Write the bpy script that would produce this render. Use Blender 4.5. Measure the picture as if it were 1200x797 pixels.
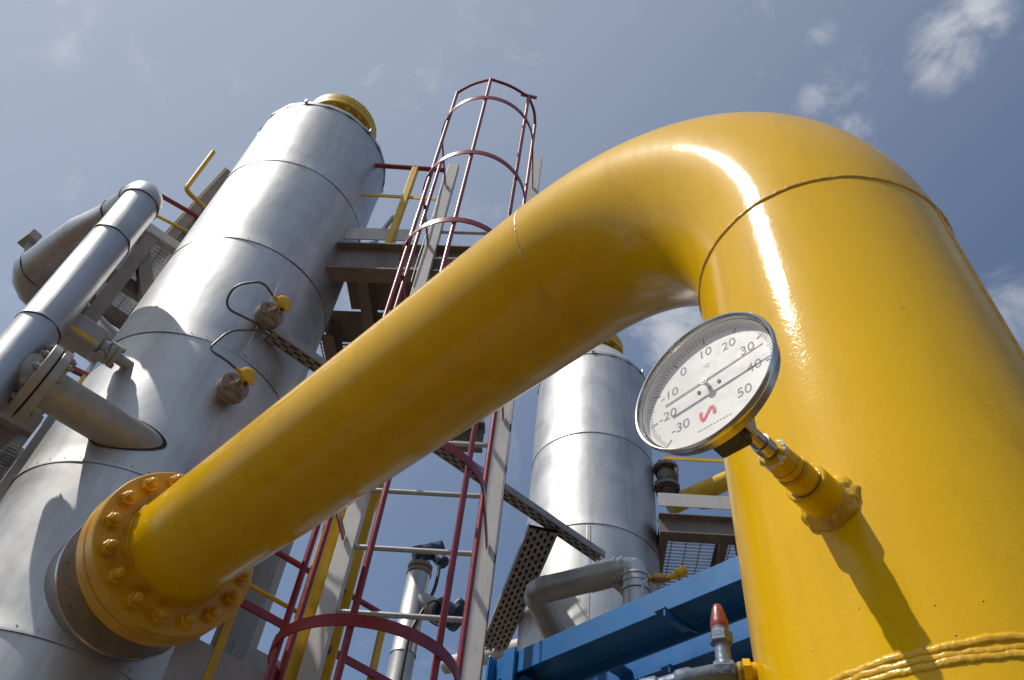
import bpy, bmesh, math, random
import numpy as np
from mathutils import Vector, Matrix

random.seed(7)
rng = np.random.default_rng(7)
for o in list(bpy.data.objects):
    bpy.data.objects.remove(o)
scn = bpy.context.scene
COL = scn.collection

# ------------------------------------------------------------------ camera
F_PX, W_PX = 970.9, 1200.0
PITCH, ROLL = math.radians(49.736), math.radians(7.402)
fw = Vector((0, math.cos(PITCH), math.sin(PITCH)))
up0 = Vector((0, -math.sin(PITCH), math.cos(PITCH)))
rt0 = Vector((1, 0, 0))
rt = rt0 * math.cos(ROLL) + up0 * math.sin(ROLL)
upv = up0 * math.cos(ROLL) - rt0 * math.sin(ROLL)
cam_d = bpy.data.cameras.new('camera')
cam = bpy.data.objects.new('camera', cam_d)
COL.objects.link(cam)
cam_d.sensor_fit = 'HORIZONTAL'
cam_d.sensor_width = 36.0
cam_d.lens = 36.0 * F_PX / W_PX
cam_d.clip_start, cam_d.clip_end = 0.02, 3000
m = Matrix.Identity(4)
for i in range(3):
    m[i][0], m[i][1], m[i][2] = rt[i], upv[i], -fw[i]
cam.matrix_world = m                       # the lens is the origin; the ground lies 1.5 m below
scn.camera = cam

# ------------------------------------------------------------------ sun, sky, exposure
SUN_AZ, SUN_EL = math.radians(-110), math.radians(56)
sd = bpy.data.lights.new('sun', 'SUN')
sd.energy = 3.4
sd.angle = math.radians(0.53)
sd.color = (1.0, 0.95, 0.87)
sun = bpy.data.objects.new('sun', sd)
COL.objects.link(sun)
sv = Vector((math.cos(SUN_EL) * math.sin(SUN_AZ), math.cos(SUN_EL) * math.cos(SUN_AZ), math.sin(SUN_EL)))
sun.rotation_euler = sv.to_track_quat('Z', 'Y').to_euler()

world = bpy.data.worlds.new('World')
scn.world = world
world.use_nodes = True
wn, wl = world.node_tree.nodes, world.node_tree.links
wn.clear()
w_out = wn.new('ShaderNodeOutputWorld')
w_bg = wn.new('ShaderNodeBackground')
w_sky = wn.new('ShaderNodeTexSky')
w_sky.sky_type = 'NISHITA'
w_sky.sun_disc = False
w_sky.sun_elevation = SUN_EL
w_sky.sun_rotation = SUN_AZ
w_sky.altitude = 100
w_sky.air_density = 1.0
w_sky.dust_density = 1.6
w_sky.ozone_density = 1.6
w_bg.inputs['Strength'].default_value = 0.10
w_tc = wn.new('ShaderNodeTexCoord')

def wmath(op, a, b=None, clamp=False):
    n = wn.new('ShaderNodeMath'); n.operation = op; n.use_clamp = clamp
    for i, v in enumerate((a, b)):
        if v is None: continue
        if isinstance(v, (int, float)): n.inputs[i].default_value = v
        else: wl.new(v, n.inputs[i])
    return n.outputs[0]

# small broken clouds: fractal noise on the view direction, kept to a few drifting patches
w_n1 = wn.new('ShaderNodeTexNoise'); w_n1.inputs['Scale'].default_value = 9.0
w_n1.inputs['Detail'].default_value = 12.0; w_n1.inputs['Roughness'].default_value = 0.66
w_n1.inputs['Distortion'].default_value = 0.5
wl.new(w_tc.outputs['Generated'], w_n1.inputs['Vector'])
patches = [((0.396, 0.270, 0.878), 0.07, 1.0), ((0.393, 0.299, 0.870), 0.05, 1.0), ((0.420, 0.240, 0.875), 0.05, .85), ((0.315, 0.331, 0.889), 0.06, .72), ((0.331, 0.311, 0.891), 0.05, .75), ((0.287, 0.290, 0.913), 0.035, .8),
           ((0.294, 0.353, 0.888), 0.04, .65), ((0.338, 0.371, 0.865), 0.045, .65), ((0.233, 0.341, 0.911), 0.02, .6), ((0.222, 0.276, 0.935), 0.04, .6), ((0.19, 0.605, 0.775), 0.10, .95), ((0.514, 0.496, 0.70), 0.08, .5),
           ((-0.477, 0.477, 0.739), 0.10, .4), ((-0.60, 0.65, 0.46), 0.22, .4), ((0.60, 0.62, 0.5), 0.2, .6), ((0.62, 0.10, 0.78), 0.2, .7), ((-0.3, -0.5, 0.81), 0.35, .5), ((0.7, -0.3, 0.64), 0.3, .6), ((0.2, -0.8, 0.55), 0.3, .6)]
acc = None
for c, rad, amt in patches:
    dn = wn.new('ShaderNodeVectorMath'); dn.operation = 'DISTANCE'
    wl.new(w_tc.outputs['Generated'], dn.inputs[0])
    dn.inputs[1].default_value = Vector(c).normalized()
    mr = wn.new('ShaderNodeMapRange'); mr.interpolation_type = 'SMOOTHSTEP'
    mr.inputs['From Min'].default_value = 0.0; mr.inputs['From Max'].default_value = rad
    mr.inputs['To Min'].default_value = amt; mr.inputs['To Max'].default_value = 0.0
    wl.new(dn.outputs['Value'], mr.inputs['Value'])
    acc = mr.outputs[0] if acc is None else wmath('MAXIMUM', acc, mr.outputs[0])
w_den = wmath('MULTIPLY', acc, 0.33)
w_den = wmath('ADD', w_den, w_n1.outputs['Fac'])
mr = wn.new('ShaderNodeMapRange'); mr.interpolation_type = 'SMOOTHSTEP'
mr.inputs['From Min'].default_value = 0.555; mr.inputs['From Max'].default_value = 0.98
mr.inputs['To Min'].default_value = 0.0; mr.inputs['To Max'].default_value = 0.62
wl.new(w_den, mr.inputs['Value'])
w_mix = wn.new('ShaderNodeMix'); w_mix.data_type = 'RGBA'
wl.new(mr.outputs[0], w_mix.inputs['Factor'])
w_hsv = wn.new('ShaderNodeHueSaturation'); w_hsv.inputs['Saturation'].default_value = 1.02
wl.new(w_sky.outputs[0], w_hsv.inputs['Color'])
# thin bright veil of summer haze on the sunward side of the sky
w_dot = wn.new('ShaderNodeVectorMath'); w_dot.operation = 'DOT_PRODUCT'
wl.new(w_tc.outputs['Generated'], w_dot.inputs[0]); w_dot.inputs[1].default_value = sv
w_vr = wn.new('ShaderNodeMapRange'); w_vr.interpolation_type = 'SMOOTHSTEP'
for k_, v_ in zip(('From Min', 'From Max', 'To Min', 'To Max'), (.12, 1.0, 0.0, .62)): w_vr.inputs[k_].default_value = v_
wl.new(w_dot.outputs['Value'], w_vr.inputs['Value'])
w_veil = wn.new('ShaderNodeMix'); w_veil.data_type = 'RGBA'
wl.new(w_vr.outputs[0], w_veil.inputs['Factor']); wl.new(w_hsv.outputs[0], w_veil.inputs['A'])
w_veil.inputs['B'].default_value = (4.3, 4.8, 5.5, 1)
wl.new(w_veil.outputs['Result'], w_mix.inputs['A'])
w_mix.inputs['B'].default_value = (7.6, 7.5, 7.6, 1)
wl.new(w_mix.outputs['Result'], w_bg.inputs['Color'])
wl.new(w_bg.outputs[0], w_out.inputs['Surface'])

scn.view_settings.view_transform = 'Standard'
scn.view_settings.look = 'None'
scn.view_settings.gamma = 1.0
scn.view_settings.exposure = 0.15
scn.view_settings.use_curve_mapping = False

# ------------------------------------------------------------------ site frame
A3 = np.array
def unit(v):
    v = np.asarray(v, float); return v / np.linalg.norm(v)
def azv(deg): return A3([math.sin(math.radians(deg)), math.cos(math.radians(deg)), 0.0])
UP = A3([0, 0, 1.0])
E2 = azv(-40.158)          # along the yellow pipe, towards the vessel
E1 = azv(49.842)           # along the row of vessels
E6 = azv(96.6)             # along ladder rungs and platform edges
N6 = azv(6.6)
GZ = -1.5                  # ground
V0 = A3([.5213, .7990, 0.0])    # axis of the rising yellow pipe
ZA, PR, RE = 1.81, 0.21, 0.615
T1, TR1 = A3([-1.768, 3.512, 0.0]), 0.537
T2, TR2 = A3([0.875, 5.683, 0.0]), 0.546

# ------------------------------------------------------------------ mesh helpers
def frame(d):
    d = unit(d)
    a = UP if abs(d[2]) < 0.9 else A3([1.0, 0, 0])
    u = unit(np.cross(a, d)); v = np.cross(d, u)
    return d, u, v
def join(*ms):
    vs, fs, k = [], [], 0
    for v, f in ms:
        vs.append(np.asarray(v, float)); fs += [tuple(i + k for i in q) for q in f]; k += len(v)
    return np.vstack(vs), fs
def lathe(o, d, prof, n=32, cap=(True, True), ph=0.0, wob=None):
    """prof: list of (s, r) along axis d from o"""
    o = np.asarray(o, float); d, u, v = frame(d)
    a = np.linspace(0, 2 * math.pi, n, endpoint=False) + ph
    ring = np.cos(a)[:, None] * u + np.sin(a)[:, None] * v
    vs = []
    for j, (s, r) in enumerate(prof):
        rr = r if wob is None else r + wob(a, s)[:, None]
        vs.append(o + d * s + ring * rr)
    vs = np.vstack(vs); fs = []
    for j in range(len(prof) - 1):
        for i in range(n):
            k = (i + 1) % n
            fs.append((j * n + i, j * n + k, (j + 1) * n + k, (j + 1) * n + i))
    if cap[0]: fs.append(tuple(range(n - 1, -1, -1)))
    if cap[1]: fs.append(tuple((len(prof) - 1) * n + i for i in range(n)))
    return vs, fs
def cyl(p0, p1, r0, r1=None, n=20, ph=0.0):
    p0, p1 = np.asarray(p0, float), np.asarray(p1, float)
    return lathe(p0, p1 - p0, [(0, r0), (np.linalg.norm(p1 - p0), r0 if r1 is None else r1)], n, ph=ph)
def hexnut(p0, p1, r): return cyl(p0, p1, r, n=6)
def tube(pts, r, n=12, closed=False, cap=True, radii=None):
    P = np.asarray(pts, float); m_ = len(P)
    tg = np.roll(P, -1, 0) - np.roll(P, 1, 0)
    if not closed: tg[0] = P[1] - P[0]; tg[-1] = P[-1] - P[-2]
    tg /= np.linalg.norm(tg, axis=1)[:, None]
    _, u, v = frame(tg[0]); vs = []
    a = np.linspace(0, 2 * math.pi, n, endpoint=False)
    for i in range(m_):
        u = unit(u - tg[i] * (u @ tg[i])); v = np.cross(tg[i], u)
        rr = r if radii is None else radii[i]
        vs.append(P[i] + rr * (np.cos(a)[:, None] * u + np.sin(a)[:, None] * v))
    vs = np.vstack(vs); fs = []
    for j in range(m_ if closed else m_ - 1):
        jj = (j + 1) % m_
        for i in range(n):
            k = (i + 1) % n
            fs.append((j * n + i, j * n + k, jj * n + k, jj * n + i))
    if not closed and cap:
        fs.append(tuple(range(n - 1, -1, -1))); fs.append(tuple((m_ - 1) * n + i for i in range(n)))
    return vs, fs
def box(c, x, y, z):
    """c centre; x, y, z full-extent vectors"""
    c, x, y, z = (np.asarray(q, float) for q in (c, x, y, z))
    vs = [c + x * i / 2 + y * j / 2 + z * k / 2 for k in (-1, 1) for j in (-1, 1) for i in (-1, 1)]
    fs = [(0, 2, 3, 1), (4, 5, 7, 6), (0, 1, 5, 4), (2, 6, 7, 3), (0, 4, 6, 2), (1, 3, 7, 5)]
    if np.dot(np.cross(x, y), z) < 0: fs = [q[::-1] for q in fs]
    return A3(vs), fs
def bar(p0, p1, w, h, side=None):
    """rectangular bar from p0 to p1, w across (side), h the other way"""
    p0, p1 = np.asarray(p0, float), np.asarray(p1, float)
    d, u, v = frame(p1 - p0)
    if side is not None:
        u = unit(np.asarray(side, float) - d * np.dot(side, d)); v = np.cross(d, u)
    return box((p0 + p1) / 2, u * w, v * h, p1 - p0)
def extrude(p0, p1, prof, u, v):
    p0, p1 = np.asarray(p0, float), np.asarray(p1, float); n = len(prof)
    vs = [p0 + u * a + v * b for a, b in prof] + [p1 + u * a + v * b for a, b in prof]
    fs = [(i, (i + 1) % n, n + (i + 1) % n, n + i) for i in range(n)] + [tuple(range(n - 1, -1, -1)), tuple(range(n, 2 * n))]
    return A3(vs), fs
def ibeam(p0, p1, w, h, t, side, depth):
    """I section, flanges of width w along 'side', height h along 'depth'"""
    a, b = w / 2, h / 2; k = t * .6
    pr = [(-a, -b), (a, -b), (a, -b + t), (k / 2, -b + t), (k / 2, b - t), (a, b - t), (a, b), (-a, b), (-a, b - t), (-k / 2, b - t), (-k / 2, -b + t), (-a, -b + t)]
    return extrude(p0, p1, pr, side, depth)
def arc(c, u, v, r, a0, a1, n):
    return [np.asarray(c) + r * (math.cos(t) * u + math.sin(t) * v) for t in np.linspace(a0, a1, n)]
def bend(pts, rad, n=8):
    """round the corners of a polyline"""
    P = [np.asarray(p, float) for p in pts]; out = [P[0]]
    for a, b, c in zip(P[:-2], P[1:-1], P[2:]):
        d0, d1 = unit(a - b), unit(c - b); k = min(rad, np.linalg.norm(a - b) * .48, np.linalg.norm(c - b) * .48)
        p, q = b + d0 * k, b + d1 * k
        for t in np.linspace(0, 1, n): out.append((1 - t) ** 2 * p + 2 * t * (1 - t) * b + t * t * q)
    out.append(P[-1]); return out
def beadring(c, d, r, w, n=150, jit=.25, h=1.0):
    """uneven weld bead round an axis"""
    d, u, v = frame(d); P = []; R = []
    for i in range(n):
        a = 2 * math.pi * i / n
        P.append(np.asarray(c) + (r + rng.normal(0, w * jit * .5)) * (math.cos(a) * u + math.sin(a) * v) + d * rng.normal(0, w * jit))
        R.append(w * h * (1 + rng.normal(0, jit)))
    return tube(P, w, 7, closed=True, radii=R)

# ------------------------------------------------------------------ scene helpers
def empty(name, loc, label, cat, group=None):
    o = bpy.data.objects.new(name, None); COL.objects.link(o)
    o.empty_display_size = .1
    o.location = tuple(float(q) for q in loc); o['label'] = label; o['category'] = cat
    if group: o['group'] = group
    return o
def rootloc(p):
    s = A3([0.0, 0, 0])
    while p is not None:
        s = s + A3(p.location); p = p.parent
    return s
def obj(name, md, mat, parent=None, smooth=True, ang=35, bevel=0, label=None, kind=None):
    v, f = md; v = np.asarray(v, float)
    if parent is not None: v = v - rootloc(parent)
    me = bpy.data.meshes.new(name)
    me.from_pydata([tuple(q) for q in v.tolist()], [], f)
    me.validate()
    o = bpy.data.objects.new(name, me); COL.objects.link(o)
    me.materials.append(mat)
    if smooth:
        me.polygons.foreach_set('use_smooth', [True] * len(me.polygons))
        me.set_sharp_from_angle(angle=math.radians(ang))
    o.parent = parent
    if bevel:
        b = o.modifiers.new('bevel', 'BEVEL'); b.width = bevel; b.segments = 2; b.limit_method = 'ANGLE'; b.angle_limit = math.radians(40)
    if label: o['label'] = label
    if kind: o['kind'] = kind
    return o

# ------------------------------------------------------------------ materials
def mat_base(name):
    mt = bpy.data.materials.new(name); mt.use_nodes = True
    nt = mt.node_tree; return mt, nt.nodes, nt.links, nt.nodes['Principled BSDF']
def noise(n, l, scale, detail=4, rough=.55, vec=None, dist=0):
    t = n.new('ShaderNodeTexNoise'); t.inputs['Scale'].default_value = scale; t.inputs['Detail'].default_value = detail
    t.inputs['Roughness'].default_value = rough; t.inputs['Distortion'].default_value = dist
    if vec is not None: l.new(vec, t.inputs['Vector'])
    return t.outputs['Fac']
def ramp(n, l, src, stops):
    r = n.new('ShaderNodeValToRGB'); e = r.color_ramp.elements
    while len(e) < len(stops): e.new(.5)
    for q, (p, c) in zip(e, stops):
        q.position = p; q.color = c if len(c) == 4 else (*c, 1)
    l.new(src, r.inputs[0]); return r.outputs[0]
def maprange(n, l, src, a, b, c, d):
    r = n.new('ShaderNodeMapRange')
    for k, v in zip(('From Min', 'From Max', 'To Min', 'To Max'), (a, b, c, d)): r.inputs[k].default_value = v
    l.new(src, r.inputs['Value']); return r.outputs[0]
def bump(n, l, h, st, dist, normal=None):
    b = n.new('ShaderNodeBump'); b.inputs['Strength'].default_value = st; b.inputs['Distance'].default_value = dist
    l.new(h, b.inputs['Height'])
    if normal is not None: l.new(normal, b.inputs['Normal'])
    return b.outputs['Normal']
def coords(n, l, scale=None):
    g = n.new('ShaderNodeNewGeometry'); v = g.outputs['Position']
    if scale:
        mp = n.new('ShaderNodeMapping'); mp.inputs['Scale'].default_value = scale; l.new(v, mp.inputs['Vector']); v = mp.outputs[0]
    return v
def paint(name, col, rough=.4, var=.12, scale=6, dirt=(.09, .06, .04), dirt_amt=.25, bump_st=.15, bump_sc=90, metal=0, coat=0, spec=.5, streak=False):
    mt, n, l, b = mat_base(name)
    v = coords(n, l)
    f1 = noise(n, l, scale, 6, .6, v)
    dark = tuple(c * (1 - var) for c in col); lite = tuple(min(1, c * (1 + var)) for c in col)
    c1 = ramp(n, l, f1, [(.3, dark), (.7, lite)])
    f2 = noise(n, l, scale * 3.1, 8, .7, coords(n, l, (1, 1, .25)) if streak else v, .4)
    mx = n.new('ShaderNodeMix'); mx.data_type = 'RGBA'
    l.new(maprange(n, l, f2, .52, .78, 0, dirt_amt), mx.inputs['Factor'])
    l.new(c1, mx.inputs['A']); mx.inputs['B'].default_value = (*dirt, 1)
    l.new(mx.outputs['Result'], b.inputs['Base Color'])
    l.new(maprange(n, l, f2, .3, .7, rough * .8, rough * 1.25), b.inputs['Roughness'])
    b.inputs['Metallic'].default_value = metal
    b.inputs['Specular IOR Level'].default_value = spec
    if coat:
        b.inputs['Coat Weight'].default_value = coat; b.inputs['Coat Roughness'].default_value = .12
    nb = bump(n, l, noise(n, l, bump_sc, 3, .5, v), bump_st, .002)
    l.new(nb, b.inputs['Normal'])
    return mt

def yellow_paint(name):
    mt, n, l, b = mat_base(name)
    v = coords(n, l)
    big = noise(n, l, 2.2, 5, .6, v, .6)
    c1 = ramp(n, l, big, [(.25, (.68, .380, .0006)), (.55, (.74, .430, .0008)), (.8, (.76, .46, .0015))])
    run = noise(n, l, 9, 7, .65, coords(n, l, (1.6, 1.6, .3)), .3)
    mx = n.new('ShaderNodeMix'); mx.data_type = 'RGBA'
    l.new(maprange(n, l, run, .50, .82, 0, .42), mx.inputs['Factor'])
    l.new(c1, mx.inputs['A']); mx.inputs['B'].default_value = (.40, .20, .006, 1)
    # small chips and specks of dirt
    vo = n.new('ShaderNodeTexNoise'); vo.inputs['Scale'].default_value = 70; vo.inputs['Detail'].default_value = 2; l.new(v, vo.inputs['Vector'])
    mx2 = n.new('ShaderNodeMix'); mx2.data_type = 'RGBA'
    l.new(maprange(n, l, vo.outputs['Fac'], .765, .79, 0, .5), mx2.inputs['Factor'])
    l.new(mx.outputs['Result'], mx2.inputs['A']); mx2.inputs['B'].default_value = (.12, .065, .015, 1)
    l.new(mx2.outputs['Result'], b.inputs['Base Color'])
    l.new(maprange(n, l, run, .3, .75, .38, .52), b.inputs['Roughness'])
    b.inputs['Coat Weight'].default_value = .55
    b.inputs['Coat Roughness'].default_value = .10
    b.inputs['Specular IOR Level'].default_value = .04
    peel = noise(n, l, 170, 4, .65, v)
    wav = noise(n, l, 14, 4, .55, v)
    n1 = bump(n, l, wav, .05, .01)
    n2 = bump(n, l, peel, .22, .0012, n1)
    drip = noise(n, l, 34, 3, .5, coords(n, l, (1, 1, .55)), 1.2)
    n3 = bump(n, l, maprange(n, l, drip, .69, .80, 0, 1), .10, .001, n2)
    l.new(n3, b.inputs['Normal'])
    l.new(n2, b.inputs['Coat Normal'])
    return mt

def cladding(name, base=(.60, .595, .585), r0=.44, r1=.58):
    mt, n, l, b = mat_base(name)
    v = coords(n, l)
    b.inputs['Metallic'].default_value = .90
    b.inputs['Anisotropic'].default_value = .0
    f = noise(n, l, 2.6, 7, .62, v, .5)
    c = ramp(n, l, f, [(.3, tuple(q * .80 for q in base)), (.6, base), (.85, tuple(min(1, q * 1.12) for q in base))])
    st = noise(n, l, 5, 7, .7, coords(n, l, (1.5, 1.5, .18)), .2)
    mx = n.new('ShaderNodeMix'); mx.data_type = 'RGBA'
    l.new(maprange(n, l, st, .48, .78, 0, .55), mx.inputs['Factor'])
    l.new(c, mx.inputs['A']); mx.inputs['B'].default_value = (.25, .23, .20, 1)
    l.new(mx.outputs['Result'], b.inputs['Base Color'])
    l.new(maprange(n, l, f, .3, .75, r0, r1), b.inputs['Roughness'])
    n1 = bump(n, l, noise(n, l, 3.6, 3, .5, coords(n, l, (1, 1, .6))), .16, .03)
    n2 = bump(n, l, noise(n, l, 26, 4, .6, coords(n, l, (1, 1, .2))), .05, .004, n1)
    l.new(n2, b.inputs['Normal'])
    return mt

M = dict(
    yellow=yellow_paint('yellow_pipe_paint'),
    weld=paint('yellow_weld_paint', (.68, .385, .004), .33, .2, 40, (.16, .08, .01), .5, .5, 200, coat=.3),
    yflange=paint('yellow_flange_paint', (.62, .325, .003), .36, .15, 8, (.16, .07, .01), .45, .2, 150, coat=.2),
    ysteel=paint('yellow_steel_paint', (.68, .42, .012), .5, .12, 9, (.2, .11, .03), .45, .2, 80, streak=True),
    clad=cladding('aluminium_cladding'),
    clad_dull=cladding('dull_aluminium_cladding', (.42, .415, .405), .45, .62),
    clad_pipe=cladding('pipe_aluminium_cladding', (.50, .505, .515), .38, .52),
    grey=paint('grey_steel_paint', (.34, .335, .33), .5, .1, 6, (.16, .13, .1), .4, .15, 70, streak=True),
    lgrey=paint('light_grey_steel_paint', (.50, .49, .47), .5, .08, 6, (.22, .18, .14), .4, .15, 70, streak=True),
    brown=paint('weathered_primer_steel', (.20, .165, .145), .6, .18, 7, (.1, .06, .04), .5, .25, 60, streak=True),
    nozzle=paint('nozzle_primer', (.26, .215, .175), .55, .15, 8, (.12, .08, .05), .5, .2, 80),
    branch=paint('branch_primer', (.33, .31, .285), .5, .12, 8, (.15, .11, .08), .4, .2, 80, metal=.3),
    red=paint('red_handrail_paint', (.26, .022, .036), .38, .15, 12, (.10, .03, .03), .4, .2, 90, coat=.15),
    blue=paint('blue_steel_paint', (.010, .135, .38), .42, .12, 5, (.02, .05, .1), .35, .15, 60, coat=.15, streak=True),
    dblue=paint('blue_valve_paint', (.035, .06, .13), .45, .2, 14, (.05, .05, .06), .5, .3, 120),
    bgrey=paint('blue_grey_fitting', (.13, .17, .23), .45, .2, 30, (.07, .07, .08), .5, .4, 160, metal=.3),
    galv=paint('galvanised_steel', (.42, .42, .42), .42, .14, 16, (.18, .16, .14), .5, .2, 110, metal=.75),
    tray=paint('galvanised_tray', (.34, .33, .32), .5, .2, 16, (.1, .09, .08), .5, .2, 110, metal=.5),
    dark=paint('dark_bracket', (.035, .032, .03), .5, .2, 30, (.02, .02, .02), .3, .3, 140),
    steel=paint('stainless_case', (.42, .38, .34), .27, .15, 30, (.2, .14, .09), .6, .1, 160, metal=.95),
    bezel=paint('polished_bezel', (.60, .585, .56), .2, .06, 30, (.4, .36, .3), .3, .05, 160, metal=1),
    brass=paint('brass_fitting', (.40, .26, .08), .35, .2, 30, (.2, .12, .05), .6, .3, 160, metal=.8),
    tape=paint('white_tape', (.75, .74, .72), .7, .06, 60, (.5, .45, .4), .3, .6, 300),
    cable=paint('black_cable', (.03, .03, .032), .5, .2, 30, (.05, .05, .05), .3, .2, 120),
    conduit=paint('grey_conduit', (.11, .11, .11), .4, .2, 60, (.1, .1, .1), .4, .5, 400, metal=.4),
    redcap=paint('red_cap', (.22, .030, .016), .4, .2, 40, (.2, .05, .02), .5, .2, 140, coat=.2),
    orange=paint('orange_band', (.65, .12, .015), .45, .1, 20, (.3, .1, .03), .3, .1, 90),
    dial=paint('dial_white', (.80, .785, .75), .5, .02, 20, (.6, .58, .55), .15, .02, 100),
    ink=paint('dial_ink', (.22, .215, .21), .6, .05, 40, (.05, .05, .05), 0, 0, 100),
    inkgrey=paint('dial_ink_grey', (.30, .29, .28), .6, .05, 40, (.3, .3, .3), 0, 0, 100),
    logo=paint('dial_logo_red', (.62, .02, .03), .5, .05, 40, (.5, .02, .03), 0, 0, 100),
    gasket=paint('black_gasket', (.012, .012, .012), .7, .1, 40, (.01, .01, .01), 0, .2, 100),
)
def glass_mat():
    mt, n, l, b = mat_base('dial_glass'); n.remove(b)
    out = n['Material Output']
    tr = n.new('ShaderNodeBsdfTransparent'); tr.inputs[0].default_value = (.97, .97, .97, 1)
    gl = n.new('ShaderNodeBsdfGlossy'); gl.inputs['Roughness'].default_value = .03
    lw = n.new('ShaderNodeLayerWeight'); lw.inputs['Blend'].default_value = .5
    pw = n.new('ShaderNodeMath'); pw.operation = 'POWER'; pw.inputs[1].default_value = 5; l.new(lw.outputs['Facing'], pw.inputs[0])
    fr = n.new('ShaderNodeMapRange'); fr.inputs['To Min'].default_value = .04; fr.inputs['To Max'].default_value = 1.0; l.new(pw.outputs[0], fr.inputs['Value'])
    mx = n.new('ShaderNodeMixShader')
    l.new(fr.outputs[0], mx.inputs[0]); l.new(tr.outputs[0], mx.inputs[1]); l.new(gl.outputs[0], mx.inputs[2])
    l.new(mx.outputs[0], out.inputs['Surface']); return mt
M['glass'] = glass_mat()
def ground_mat():
    mt, n, l, b = mat_base('gravel')
    v = coords(n, l)
    f = noise(n, l, 38, 6, .7, v); g = noise(n, l, .35, 5, .6, v)
    c = ramp(n, l, f, [(.3, (.06, .036, .020)), (.55, (.14, .088, .050)), (.8, (.22, .145, .09))])
    mx = n.new('ShaderNodeMix'); mx.data_type = 'RGBA'; mx.blend_type = 'MULTIPLY'; mx.inputs['Factor'].default_value = .4
    l.new(c, mx.inputs['A']); l.new(g, mx.inputs['B']); l.new(mx.outputs['Result'], b.inputs['Base Color'])
    b.inputs['Roughness'].default_value = .95
    l.new(bump(n, l, f, .8, .03), b.inputs['Normal']); return mt
M['gravel'] = ground_mat()
M['concrete'] = paint('concrete', (.22, .195, .165), .9, .12, 3, (.16, .14, .12), .4, .4, 60)

# ------------------------------------------------------------------ ground
g = obj('ground', (A3([(-900, -900, GZ), (900, -900, GZ), (900, 900, GZ), (-900, 900, GZ)]), [(0, 1, 2, 3)]), M['gravel'], smooth=False)
g['kind'] = 'structure'
pad = obj('concrete_pad', box(A3([-.3, 4.2, GZ + .06]), E1 * 7.5, E2 * 4.6, UP * .12), M['concrete'], smooth=False, bevel=.01)
pad['kind'] = 'structure'
PADZ = GZ + .12

# ------------------------------------------------------------------ vessels
def dents(seed, amp):
    q = np.random.default_rng(seed)
    k = [(int(q.integers(2, 9)), q.uniform(0, 6.28), q.uniform(1.5, 6), q.uniform(0, 6.28), q.normal(0, amp)) for _ in range(10)]
    def f(a, s):
        t = np.zeros_like(a)
        for m_, p, w, p2, am in k: t = t + am * np.sin(m_ * a + p) * np.sin(w * s + p2)
        return t
    return f
def vessel(loc, rad, seams, ztop, label, seed, flange_r=.325):
    root = empty('vessel', loc + UP * PADZ, label, 'tank', 'tall aluminium clad vessels')
    base = loc.copy()
    zs = [PADZ + .55] + list(seams) + [ztop]
    for i, (z0, z1) in enumerate(zip(zs[:-1], zs[1:])):
        h = z1 - z0
        # every course laps over the one below with a turned lip
        prof = [(-.006, rad + .0042), (0.006, rad + .0042), (.020, rad + .001)]
        k = 9
        prof += [(.02 + (h - .024) * j / k, rad) for j in range(1, k + 1)]
        c = obj('cladding_course', lathe(base + UP * z0, UP, prof, 128, (False, False), wob=dents(seed * 31 + i, .0007)), M['clad'], root, ang=50)
        sc_ = []
        for k_ in range(44):
            t_ = 2 * math.pi * k_ / 44; u_ = A3([math.cos(t_), math.sin(t_), 0])
            sc_.append(lathe(base + u_ * (rad + .003) + UP * (z0 + .004 + .016), u_, [(0, .0040), (.002, .0034), (.003, .0012)], 6))
        obj('screw_row', join(*sc_), M['galv'], c, kind='stuff')
        a = 1.2 + i * 1.9 + seed
        u = A3([math.cos(a), math.sin(a), 0]); w_ = A3([-math.sin(a), math.cos(a), 0])
        obj('lap_joint', box(base + u * (rad + .001) + UP * (z0 + h / 2), u * .006, w_ * .03, UP * (h - .05)), M['clad'], c, bevel=.002)
    obj('skirt', lathe(base + UP * PADZ, UP, [(0, rad * .9), (.02, rad * .9), (.02, rad * .8), (.56, rad * .8)], 64), M['grey'], root)
    # conical top with standing rim and clips
    top = obj('top_cone', lathe(base + UP * ztop, UP, [(-.03, rad + .010), (.004, rad + .010), (.006, rad - .01), (.26, rad * .76), (.42, rad * .56), (.48, rad * .45)], 20, (False, True), ph=.2), M['clad'], root, ang=20)
    for k in range(6):
        a = .35 + 2 * math.pi * k / 6
        u = A3([math.cos(a), math.sin(a), 0]); w_ = A3([-math.sin(a), math.cos(a), 0])
        obj('clip', box(base + u * (rad + .012) + UP * (ztop + .012), u * .012, w_ * .022, UP * .05), M['clad'], top, bevel=.003)
    zf = ztop + .47
    nk = obj('top_flange', lathe(base + UP * zf, UP, [(0, flange_r * .7), (.06, flange_r * .7), (.06, flange_r), (.125, flange_r), (.128, flange_r * .97), (.132, flange_r), (.20, flange_r), (.205, flange_r * .86), (.26, flange_r * .74), (.30, flange_r * .5), (.32, flange_r * .2)], 48), M['ysteel'], root)
    for k in range(16):
        a = 2 * math.pi * k / 16
        p = base + A3([math.cos(a), math.sin(a), 0]) * flange_r * .88
        obj('bolt', join(cyl(p + UP * (zf + .02), p + UP * (zf + .26), .014, n=10), hexnut(p + UP * (zf + .03), p + UP * (zf + .06), .026), hexnut(p + UP * (zf + .2), p + UP * (zf + .232), .026)), M['ysteel'], nk)
    return root
v1 = vessel(T1, TR1, [-.2, .62, 1.50, 2.31, 3.22, 4.14, 5.13], 6.08, 'tall aluminium clad vessel nearest the camera that the yellow flange joins', 1)
v2 = vessel(T2, TR2, [-.1, .95, 2.0, 3.05, 4.03, 5.0], 6.06, 'smaller looking aluminium clad vessel farther back behind the dial gauge', 2, .31)

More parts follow.
